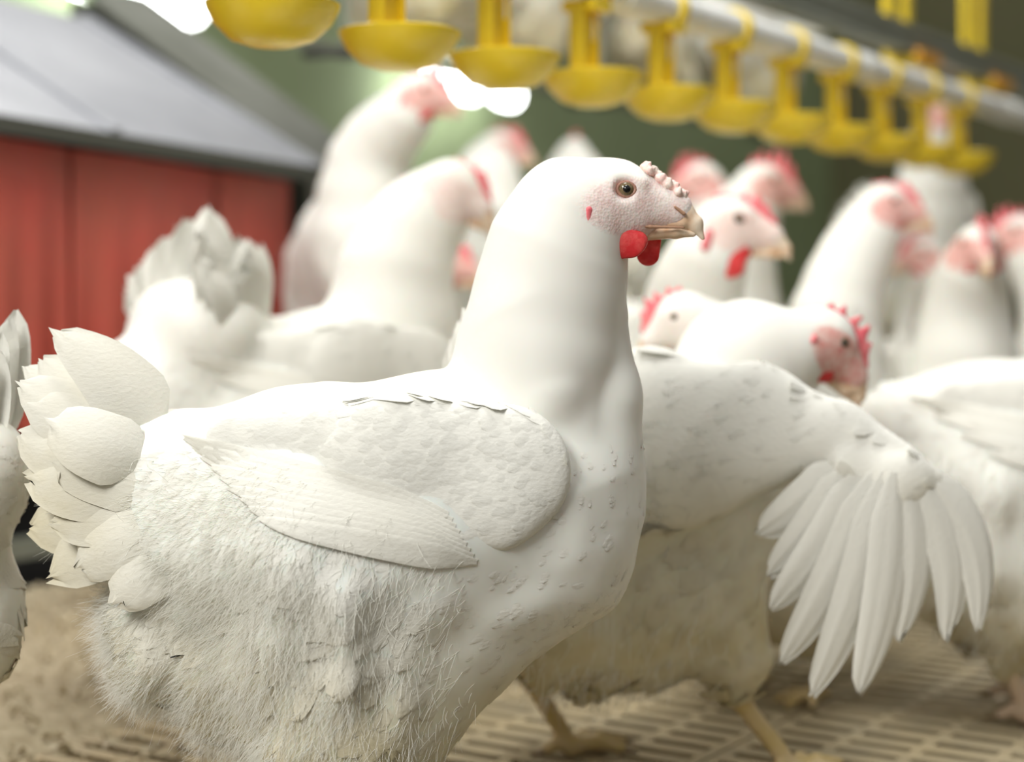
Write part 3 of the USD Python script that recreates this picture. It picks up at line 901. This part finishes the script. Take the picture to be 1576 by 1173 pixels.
# ------------------------------------------------------------------ nest boxes at the left
N0 = at(0, 460, 2.3)
N0[2] = 0.0


def nest_pt(t, b, z):
    """t along the front as depth beyond its left edge in the picture, b back from the front, z up."""
    return N0 + np.array([0.653 * t, t, 0]) + BX * b + np.array([0, 0, z])


def slab(pts, thick):
    """A flat plate on the quad pts, thickened downwards."""
    pts = np.array(pts, float)
    n = unit(np.cross(pts[1] - pts[0], pts[3] - pts[0]))
    return trimesh.convex.convex_hull(np.vstack([pts, pts - n * thick]))


nest = thing('nest_box', 'long red-curtained nest box with sloping grey metal lid at the left', 'nest box')
nb = str(nest.GetPath()) + '/'
T0, T1 = -0.9, 0.5245


def ztop(t):
    return 0.668 - 0.05 * t


# curtains hung side by side, each its own rubber flap
ts = [T0, -0.45, -0.12, 0.118, 0.37, T1 - 0.004]
for a, b in zip(ts[:-1], ts[1:]):
    nn = 26
    grid = []
    for i in range(nn):
        for j in range(14):
            t = a + 0.003 + (b - a - 0.006) * i / (nn - 1)
            bow = 0.012 * math.sin(math.pi * i / (nn - 1)) + 0.006 * math.sin(i * 1.1 + a * 9) * (j / 13)
            grid.append(nest_pt(t, 0.02 - bow, ztop(t) - 0.028 - j / 13 * 0.40))
    idx = np.arange(nn * 14).reshape(nn, 14)
    f = np.stack([idx[:-1, :-1], idx[1:, :-1], idx[1:, 1:], idx[:-1, 1:]], -1).reshape(-1, 4)
    v = np.array(grid)
    k = len(v)
    f = np.vstack([f[:, ::-1], f + k])
    v = np.vstack([v, v + BX * 0.006])
    mesh(nb + 'curtain', v, np.vstack([f[:, [0, 1, 2]], f[:, [0, 2, 3]]]), M['red'])
# lid of sheets that overlap at raised seams
DEPTH, RISE = 0.52, 0.29
cuts = [T0, -0.5, -0.17, 0.16, T1 + 0.01]
for n_, (a, b) in enumerate(zip(cuts[:-1], cuts[1:])):
    q = [nest_pt(a, -0.03, ztop(a) - 0.004), nest_pt(b, -0.03, ztop(b) - 0.004), nest_pt(b, DEPTH, ztop(b) + RISE), nest_pt(a, DEPTH, ztop(a) + RISE)]
    tmesh(nb + 'lid_sheet', slab(q, 0.006), M['lid_metal'], 30)
    s = [nest_pt(b - 0.012, -0.03, ztop(b) + 0.004), nest_pt(b + 0.004, -0.03, ztop(b) + 0.004), nest_pt(b + 0.004, DEPTH, ztop(b) + RISE + 0.008), nest_pt(b - 0.012, DEPTH, ztop(b) + RISE + 0.008)]
    tmesh(nb + 'lid_seam', slab(s, 0.012), M['lid_metal'], 30)
q = [nest_pt(T0, -0.034, ztop(T0) - 0.006), nest_pt(T1, -0.034, ztop(T1) - 0.006), nest_pt(T1, -0.034, ztop(T1) - 0.03), nest_pt(T0, -0.034, ztop(T0) - 0.03)]
tmesh(nb + 'lid_edge', slab(q, 0.008), M['dark'], 30)
# body of the box behind the curtains, the gap below painted as shade, and rail
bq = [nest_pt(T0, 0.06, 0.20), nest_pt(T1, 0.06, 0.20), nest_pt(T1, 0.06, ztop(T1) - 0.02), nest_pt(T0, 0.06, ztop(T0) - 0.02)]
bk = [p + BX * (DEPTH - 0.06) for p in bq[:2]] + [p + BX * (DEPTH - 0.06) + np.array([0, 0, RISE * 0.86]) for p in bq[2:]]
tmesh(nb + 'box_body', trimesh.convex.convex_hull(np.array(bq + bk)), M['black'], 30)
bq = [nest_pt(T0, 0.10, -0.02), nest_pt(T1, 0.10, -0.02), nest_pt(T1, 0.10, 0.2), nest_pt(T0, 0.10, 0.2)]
tmesh(nb + 'gap_shade', slab(bq, 0.01), M['black'], 30)  # black sheet stands in for the shaded hollow beneath the nest
rl = trimesh.convex.convex_hull(np.array([nest_pt(t, b, z) for t in (T0, T1) for b in (0.03, 0.055) for z in (0.058, 0.085)]))
tmesh(nb + 'rail', rl, M['rail'], 30)

hood = thing('nest_hood', 'dark grey end hood of the nest row behind the grey lid', 'nest hood')
hb = str(hood.GetPath()) + '/'
a, b = T1 + 0.03, T1 + 0.22
tmesh(hb + 'hood_sheet', slab([nest_pt(a, 0.0, ztop(a)), nest_pt(b, 0.0, ztop(b)), nest_pt(b, DEPTH + .1, ztop(b) + RISE + .1), nest_pt(a, DEPTH + .1, ztop(a) + RISE + .1)], 0.008), M['hood'], 30)
cl = [nest_pt(t, y, z) for t in (a + .005, b - .005) for y, z in ((0.02, 0.2), (DEPTH, 0.2), (0.02, ztop(b) - 0.01), (DEPTH + .08, ztop(b) + RISE + .06))]
tmesh(hb + 'end_panel', trimesh.convex.convex_hull(np.array(cl)), M['hood'], 30)
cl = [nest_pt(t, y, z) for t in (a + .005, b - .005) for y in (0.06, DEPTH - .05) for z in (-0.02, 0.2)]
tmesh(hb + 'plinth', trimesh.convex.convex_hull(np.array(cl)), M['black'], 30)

# ------------------------------------------------------------------ drinker line
D0, X0 = 1.60, (615 - 788) / FPX * 1.60


def line_pt(d, z, off=0.0):
    return np.array([X0 + 0.653 * (d - D0), d, z]) + BX * off


LINE = frame((0, 0, 0), AX, BX, (0, 0, 1))


def lathe(profile, n=40):
    return trimesh.creation.revolve(np.array(profile), sections=n)


def oct_pipe(d0, d1, z, r, off=0.0, n=24):
    a, b = line_pt(d0, z, off), line_pt(d1, z, off)
    c = trimesh.creation.cylinder(r, np.linalg.norm(b - a), sections=n)
    m = frame((a + b) / 2, BX, np.array([0, 0, 1.0]), np.cross(BX, [0, 0, 1.0]))
    c.apply_transform(m)
    return c


ZP = 0.768
pipe = thing('drinker_pipe', 'long white nipple-drinker water pipe carrying the yellow drip cups', 'pipe')
tmesh(str(pipe.GetPath()) + '/tube', oct_pipe(1.1, 3.35, ZP, 0.021), M['pipe'], 35)
for d in (1.9, 2.5, 3.1):
    tmesh(str(pipe.GetPath()) + '/coupling', oct_pipe(d + .045, d + .085, ZP, 0.0235), M['pipe'], 35)
railt = thing('support_rail', 'grey square support rail running just above the white drinker pipe', 'rail')
b_ = box((-0.5, -0.017, -0.019), (2.9, 0.017, 0.019), 0.003)
b_.apply_transform(frame(line_pt(1.5, 0.838, 0.02), AX, BX, (0, 0, 1)))
tmesh(str(railt.GetPath()) + '/bar', b_, M['rail'], 30)
b_ = box((-0.5, -0.022, 0.012), (2.9, -0.017, 0.024), 0.001)
b_.apply_transform(frame(line_pt(1.5, 0.838, 0.02), AX, BX, (0, 0, 1)))
tmesh(str(railt.GetPath()) + '/lip', b_, M['rail'], 30)

cupt = lathe([(0.0, 0.0), (0.018, 0.0005), (0.034, 0.006), (0.047, 0.019), (0.0535, 0.032), (0.0545, 0.036), (0.052, 0.0372), (0.0505, 0.034), (0.043, 0.021), (0.03, 0.01), (0.0, 0.006)], 48)
ordinal = ['nearest', 'second', 'third', 'fourth', 'fifth', 'sixth', 'seventh', 'eighth', 'ninth', 'tenth', 'eleventh']
for i in range(11):
    d = D0 + 0.15 * (i - 1)
    lab = ('yellow drip cup cut by the top edge, with its arm out of sight' if i == 0 else
           'yellow drip cup on its arm, %s along the white drinker pipe from the left' % ordinal[i])
    if i == 10:
        lab = 'last and farthest yellow drip cup at the right end of the drinker pipe'
    t = thing('drip_cup', lab, 'drinker cup', line_pt(d, 0.0), -math.degrees(ANG) + 90.0, group='yellow drip cups on the drinker pipe')
    b = str(t.GetPath()) + '/'
    c = cupt.copy()
    c.apply_scale((1.06, 1.06, 1.0))
    c.apply_translation((0, 0, 0.634))
    tmesh(b + 'bowl', c, M['yellow'], 40)
    arm = box((-0.036, -0.004, 0.640), (-0.002, 0.005, ZP - 0.012), 0.002)
    web = box((-0.0365, -0.009, 0.642), (-0.0335, 0.009, ZP - 0.016), 0.001)
    web2 = box((-0.0055, -0.009, 0.642), (-0.0025, 0.009, ZP - 0.016), 0.001)
    tmesh(b + 'arm', cat(arm, web, web2), M['yellow'], 30)
    cl = trimesh.creation.annulus(0.0212, 0.0262, 0.014, sections=32)
    cl.apply_transform(frame((-0.002, 0, ZP), (0, 1, 0), (0, 0, 1), (1, 0, 0)))
    tmesh(b + 'pipe_clip', cl, M['yellow'], 35)
    sd = box((-0.033, -0.021, ZP - 0.031), (0.004, 0.021, ZP - 0.019), 0.003)
    tmesh(b + 'saddle', sd, M['yellow'], 30)
    npz = lathe([(0, 0.0), (0.003, 0.0), (0.0035, 0.012), (0.007, 0.014), (0.007, 0.05), (0, 0.05)], 16)
    npz.apply_translation((-0.002, 0, ZP - 0.075))
    tmesh(b + 'nipple', npz, M['pipe'], 35)

# hangers that carry the rail: yellow V brackets
for (d, lab) in ((2.80, 'yellow V-shaped hanger bracket on the grey rail, the left one at top right'), (3.13, 'yellow V-shaped hanger bracket at the top right corner, the right one')):
    c = line_pt(d, 0.0, 0.02)
    t = thing('hanger_bracket', lab, 'bracket', c, 90 - math.degrees(ANG))
    b = str(t.GetPath()) + '/'
    for s in (-1, 1):
        q = np.array([[s * 0.022, -0.006, 0.80], [s * 0.05, -0.006, 0.80], [s * 0.062, -0.006, 1.15], [s * 0.04, -0.006, 1.15]])
        q = np.vstack([q, q + np.array([0, 0.012, 0])])
        q[:, 1] += 0.028
        tmesh(b + 'strut', trimesh.convex.convex_hull(q), M['yellow'], 30)
    tmesh(b + 'clamp', box((-0.052, -0.030, 0.808), (0.052, -0.020, 0.824), 0.002), M['orange'], 30)
    tmesh(b + 'crossbar', box((-0.05, -0.021, 0.800), (0.05, 0.034, 0.814), 0.003), M['yellow'], 30)

# ------------------------------------------------------------------ raised perch tier behind the drinkers
tier = thing('perch_bars', 'raised grey perch bars hung behind the drinker line', 'perch')
tb = str(tier.GetPath()) + '/'
TZ = 0.83
TP = at(500, 460, 2.62)
TP[2] = 0
TF = frame(TP, AX, BX, (0, 0, 1))
for y in (-0.06, 0.06):
    b_ = trimesh.creation.cylinder(0.008, 1.75, sections=20)
    b_.apply_transform(frame((0.875, y, TZ - 0.008), (0, 1, 0), (0, 0, 1), (1, 0, 0)))
    b_.apply_transform(TF)
    tmesh(tb + 'bar', b_, M['rail'], 35)
for x in (0.05, 0.85, 1.7):
    b_ = box((x - 0.01, -0.08, TZ - 0.03), (x + 0.01, 0.08, TZ - 0.016), 0.003)
    b_.apply_transform(TF)
    tmesh(tb + 'bearer', b_, M['dark'], 30)
for i, x in enumerate((0.05, 0.85, 1.7)):
    p = TP + AX * x
    t = thing('hanging_rod', ('thin grey rod holding the left end of the perch bars', 'thin grey rod holding the middle of the perch bars', 'thin grey rod holding the right end of the perch bars')[i], 'rod', p, 90 - math.degrees(ANG))
    b_ = trimesh.creation.cylinder(0.005, 1.9, sections=10)
    b_.apply_translation((0, 0, TZ - 0.018 + 0.95))
    tmesh(str(t.GetPath()) + '/shaft', b_, M['rail'], 35)
    b_ = box((-0.012, -0.012, TZ - 0.036), (0.012, 0.012, TZ - 0.030), 0.001)
    tmesh(str(t.GetPath()) + '/nut', b_, M['dark'], 30)

# floor perch beside the nest, on which the tall hen stands
pr = thing('low_perch', 'low dark wooden perch on blocks beside the nest box', 'perch')
pb = str(pr.GetPath()) + '/'
PP = at(470, 460, 2.52)
PP[2] = 0
PF = frame(PP, AX, BX, (0, 0, 1))
b_ = box((-0.15, -0.09, 0.185), (1.22, 0.09, 0.225), 0.006)
b_.apply_transform(PF)
tmesh(pb + 'board', b_, M['dark'], 30)
for x in (-0.1, 1.1):
    b_ = box((x, -0.06, -0.012), (x + 0.06, 0.06, 0.185), 0.004)
    b_.apply_transform(PF)
    tmesh(pb + 'block', b_, M['dark'], 30)

# ------------------------------------------------------------------ lamps in view, far down the house
for (px0, px1, lab) in ((212, 372, 'bright fluorescent tube high at upper left beside the yellow cup'), (694, 758, 'bright fluorescent tube seen above the heads, left of the round one'), (779, 792, 'short round bright lamp beside the far tube above the heads')):
    def on_wall(px):
        dx = (px - 788) / FPX
        d = 4.95 / (BX[0] * dx + BX[1])
        return d, np.array([dx * d, d])
    d0, p0 = on_wall(px0)
    d1, p1 = on_wall(px1)
    z = 1.50
    a, b = np.array([*p0, z + (0.12 if px0 < 300 else -0.005)]), np.array([*p1, z + (0.09 if px0 < 300 else -0.01)])
    t = thing('fluorescent_lamp', lab, 'lamp')
    bb = str(t.GetPath()) + '/'
    ax = unit(b - a)
    up = unit(np.array([0, 0, 1.0]) - ax * ax[2])
    sd = np.cross(up, ax)
    c = trimesh.creation.capsule(np.linalg.norm(b - a), 0.05)
    c.apply_transform(frame(a, sd, up, ax))
    tmesh(bb + 'tube', c, M['lamp'], True)
    h_ = box((-0.05, 0.055, -0.05), (0.05, 0.1, np.linalg.norm(b - a) + 0.05), 0.006)
    h_.apply_transform(frame(a, sd, up, ax))
    tmesh(bb + 'housing', h_, M['housing'], 30)

# ------------------------------------------------------------------ the hen in focus
G_ = 'white hens of the flock'
hero_loc = np.array([(600 - 788) * S, 1.25, 0.0])
neck = [(800, 735, 0, 150), (812, 640, 0, 128), (828, 545, 0, 122), (846, 450, 0, 112), (860, 380, -2, 103), (880, 330, -4, 86), (930, 312, -6, 62)]
make_hen('large white hen in sharp focus, standing side-on in front of all the others', hero_loc, 0.0, P(940, 312, -6), math.radians(-6), -0.02, seed=11, res=0.0028,
         nfeather=5200, nfluff=30000, body='body_pale', comb=1.0, combmat='comb_pale', wattle=1.0, tail='hero', neckpts=neck, hero=True, soil_shade_z=0.22, legs=((0.0, 0.0), (0.05, 0.0)), group=None,
         extra=[(P(260, 725), P(130, 725), 0.040, 0.022), (P(260, 800), P(150, 805), 0.042, 0.022)])

# ------------------------------------------------------------------ the flock around it
hen_at('hen cut off by the left edge, only its rounded white rear showing', (-722, 310), 1.27, 180, 180, 21, back=0.162, res=0.0045, nfeather=3000, nfluff=0, tail='stub', group=None)
hen_at('hen with a raised fluffy tail in front of the red curtains', (698, 290), 1.95, 36, -30, 22, back=0.2, hpitch=-0.5, scale=1.12, body='body_pale', comb=0.45, wattle=1.4, headscale=0.92, tail='erect', nfeather=2000, nfluff=3000, extra=[(P(400, 640, 0) * 1.12, P(270, 760, 0) * 1.12, 0.060, 0.066), (P(370, 620, -60) * 1.12, P(370, 620, 60) * 1.12, 0.056, 0.056)], group=None)
hen_at('hen low behind the fluffy-tailed one, red wattle just left of the focused neck', (672, 408), 2.25, 12, -5, 23, back=0.165, body='body_red', group=None)
hen_at('tall hen perched beside the nest at upper left, beak under a yellow cup', (643, 148), 2.42, -80, -8, 24, back=0.165, shift=-0.07, tail=None, wings=(), floor=0.225, body='body_red', nfluff=900, group=None)
hen_at('blurred grey-white hen head between the tall perched hen and the focused head', (768, 228), 3.0, 72, 5, 25, back=0.165, wattle=1.5, floor=0.225, body='body_red', group=None)
hen_at('hen with its back turned, red comb and white nape above the focused neck', (884, 238), 3.15, 95, 75, 26, back=0.16, floor=0.225, body='body_red', comb=1.3, group=None)
hen_at('far hen with a pink face just right of the focused comb', (1080, 282), 2.9, 230, 200, 27, back=0.165, scale=1.12, body='body_red', comb=1.2, group=None)
hen_at('hen with a big pink comb and white crown under the yellow drip cups', (1170, 288), 2.62, 15, 2, 28, back=0.17, scale=1.16, body='body_red', comb=1.5, group=None)
hen_at('pale-faced hen whose dark eye is right of the focused beak, above a round red wattle', (1116, 350), 1.87, -58, -8, 29, back=0.165, body='body_pink', comb=0.5, wattle=1.7, legmat='leg_pale', clawed=True, headscale=1.10, group=None)
hen_at('hen facing left with lowered head, its yellow beak touching the focused neck', (1050, 490), 1.68, 228, 190, 30, back=0.165, scale=0.86, body='body_white', hpitch=-0.5, comb=0.9, wattle=0, group=None)
hen_at('hen with hanging red wattles right of the round-wattled one, head in profile', (1358, 320), 2.22, 10, -8, 31, back=0.17, body='body_red', comb=0.6, wattle=1.5, group=None)
hen_at('hen facing the camera at the right with an upright narrow comb', (1505, 382), 2.2, -90, -92, 32, back=0.165, body='body_red', comb=1.3, hpitch=-0.25, group=None)
hen_at('hen at the right edge, looking left beside the camera-facing one', (1572, 362), 2.6, 165, 175, 33, back=0.165, body='body_red', comb=1.2, group=None)
hen_at('far hen between the profile hen and the camera-facing one, red against black', (1424, 395), 2.75, 250, 190, 34, back=0.165, scale=0.95, body='body_red', comb=1.2, group=None)
hen_at('hen cut by the right edge, white back and wing behind the spread feathers', (1850, 330), 1.74, 0, 0, 35, back=0.165, tail='stub', body='body_red', legmat='leg_pale', clawed=True, nfeather=1800, nfluff=1800, group=None)

# the hen that spreads its wing
yaw12 = 30
h12 = at(1262, 525, 1.56)
a12 = math.radians(yaw12)
loc12 = np.array([h12[0] - 0.19 * math.cos(a12), h12[1] - 0.11 * math.sin(a12), 0.0])


def l12(px, py, d):
    return local(at(px, py, d), loc12, yaw12)


WD = 1.42
kw = WD / FPX
axis = local(loc12 + np.array([0, 1.0, 0.0]), loc12, yaw12)
along = local(loc12 + np.array([1.0, 0, 0.0]), loc12, yaw12)
arm = [(l12(1030, 690, 1.43), l12(1160, 660, 1.43), 132 * kw, 100 * kw), (l12(1000, 630, 1.44), l12(1060, 680, 1.43), 100 * kw, 120 * kw), (l12(1160, 655, 1.43), l12(1290, 668, 1.41), 96 * kw, 48 * kw), (l12(1290, 668, 1.41), l12(1385, 716, 1.40), 48 * kw, 36 * kw), (l12(1310, 722, 1.40), l12(1385, 745, 1.395), 24 * kw, 34 * kw), (l12(1385, 745, 1.395), l12(1430, 742, 1.40), 34 * kw, 26 * kw)]
fan = []
for (rx, ry, tx, ty, wd, sd, dd) in ((1300, 716, 1168, 822, 70, 0.003, 0.0), (1318, 718, 1184, 886, 68, 0.003, -0.003), (1334, 722, 1188, 938, 66, 0.004, -0.006), (1350, 726, 1203, 1020, 66, 0.005, -0.009),
                                   (1364, 728, 1250, 1070, 66, 0.006, -0.012), (1378, 728, 1322, 1068, 68, 0.007, -0.015), (1390, 726, 1384, 986, 64, 0.010, -0.012), (1402, 722, 1456, 982, 64, 0.016, -0.009), (1412, 716, 1506, 968, 60, 0.020, -0.006)):
    fan.append((l12(rx, ry, WD - 0.02 + dd), l12(tx, ty, WD - 0.01 + dd), wd * 1.12 * kw, sd))
lo12 = np.min([q[0] for q in arm] + [q[1] for q in arm], 0) - 0.05
hi12 = np.max([q[0] for q in arm] + [q[1] for q in arm], 0) + 0.05
hockn, footn = l12(1125, 1060, 1.49), l12(1222, 1210, 1.49)
hockf, footf = l12(806, 1030, 1.57), l12(880, 1160, 1.57)
footn[2] = footf[2] = 0.0085
hb_ = l12(1060, 900, 1.50)
make_hen('hen spreading its near wing like a fan right of the focused breast', loc12, yaw12, local(h12, loc12, yaw12), math.radians(8 - yaw12), -0.7, arch=0.05, neck_r=0.92, seed=36, res=0.005, tail='stub', thighs=False, soil_shade_z=0.30, nfeather=2400, nfluff=1500,
         body='body_red', comb=0.95, wattle=0.8, group=None, legs=None, stride=[(hockn, footn, 0.1), (hockf, footf, 0.0)],
         extra=[(l12(1080, 900, 1.50), l12(1130, 1010, 1.49), 0.062, 0.030), (l12(1130, 1010, 1.49), hockn, 0.03, 0.016), (l12(940, 900, 1.58), l12(850, 985, 1.58), 0.05, 0.024), (l12(850, 985, 1.58), hockf, 0.024, 0.013)],
         opened=dict(arm=arm, fan=fan, axis=axis, along=along, lo=lo12, hi=hi12))

# hens on the raised perch bars, behind the drinkers
BK = dict(body='body_red', nfluff=400, group=None, legs=None, squat=0.085, floor=TZ - 0.004, nfeather=1100)


def on_bars(x, label, yaw, lookyaw, seed, head, **kw):
    """A hen that squats on the bars x metres along them; head: skull in the hen's own frame."""
    p = TP + AX * x
    make_hen(label, np.array([p[0], p[1], TZ - 0.004]), yaw, np.array(head), math.radians(lookyaw - yaw), seed=seed, **{k: v for k, v in BK.items() if k != 'floor'}, **kw)


YB = 90 - math.degrees(ANG)
on_bars(0.17, 'stooping hen on the raised bars, its red wattles showing below the cut-off cup', YB + 180, YB + 180, 41, (0.30, 0.02, 0.20), hpitch=-0.5, comb=0.8, wattle=1.4)
on_bars(0.60, 'white hen on the raised bars behind the third and fourth drip cups', YB - 12, YB - 12, 42, (0.16, 0, 0.42), scale=0.96)
on_bars(1.03, 'white hen on the raised bars behind the fourth and fifth drip cups', YB + 16, YB, 45, (0.16, 0, 0.42), scale=0.96)
on_bars(1.46, 'white hen on the raised bars behind the sixth drip cup', YB + 170, YB + 180, 43, (0.16, 0, 0.42))
P2 = at(1455, 460, 3.30)
P2[2] = 0
pr = thing('low_perch', 'low dark perch at far right under the hen between the farthest cups', 'perch')
pb = str(pr.GetPath()) + '/'
P2F = frame(P2, AX, BX, (0, 0, 1))
b_ = box((-0.25, -0.09, 0.24), (0.45, 0.09, 0.28), 0.006)
b_.apply_transform(P2F)
tmesh(pb + 'board', b_, M['dark'], 30)
for x in (-0.2, 0.35):
    b_ = box((x, -0.06, -0.012), (x + 0.06, 0.06, 0.24), 0.004)
    b_.apply_transform(P2F)
    tmesh(pb + 'block', b_, M['dark'], 30)
hen_at('hen facing the camera between the farthest drip cups', (1455, 172), 3.2, -80, -88, 44, back=0.165, floor=0.28, body='body_red', hpitch=-0.3, comb=1.0, nfluff=400, group=None)
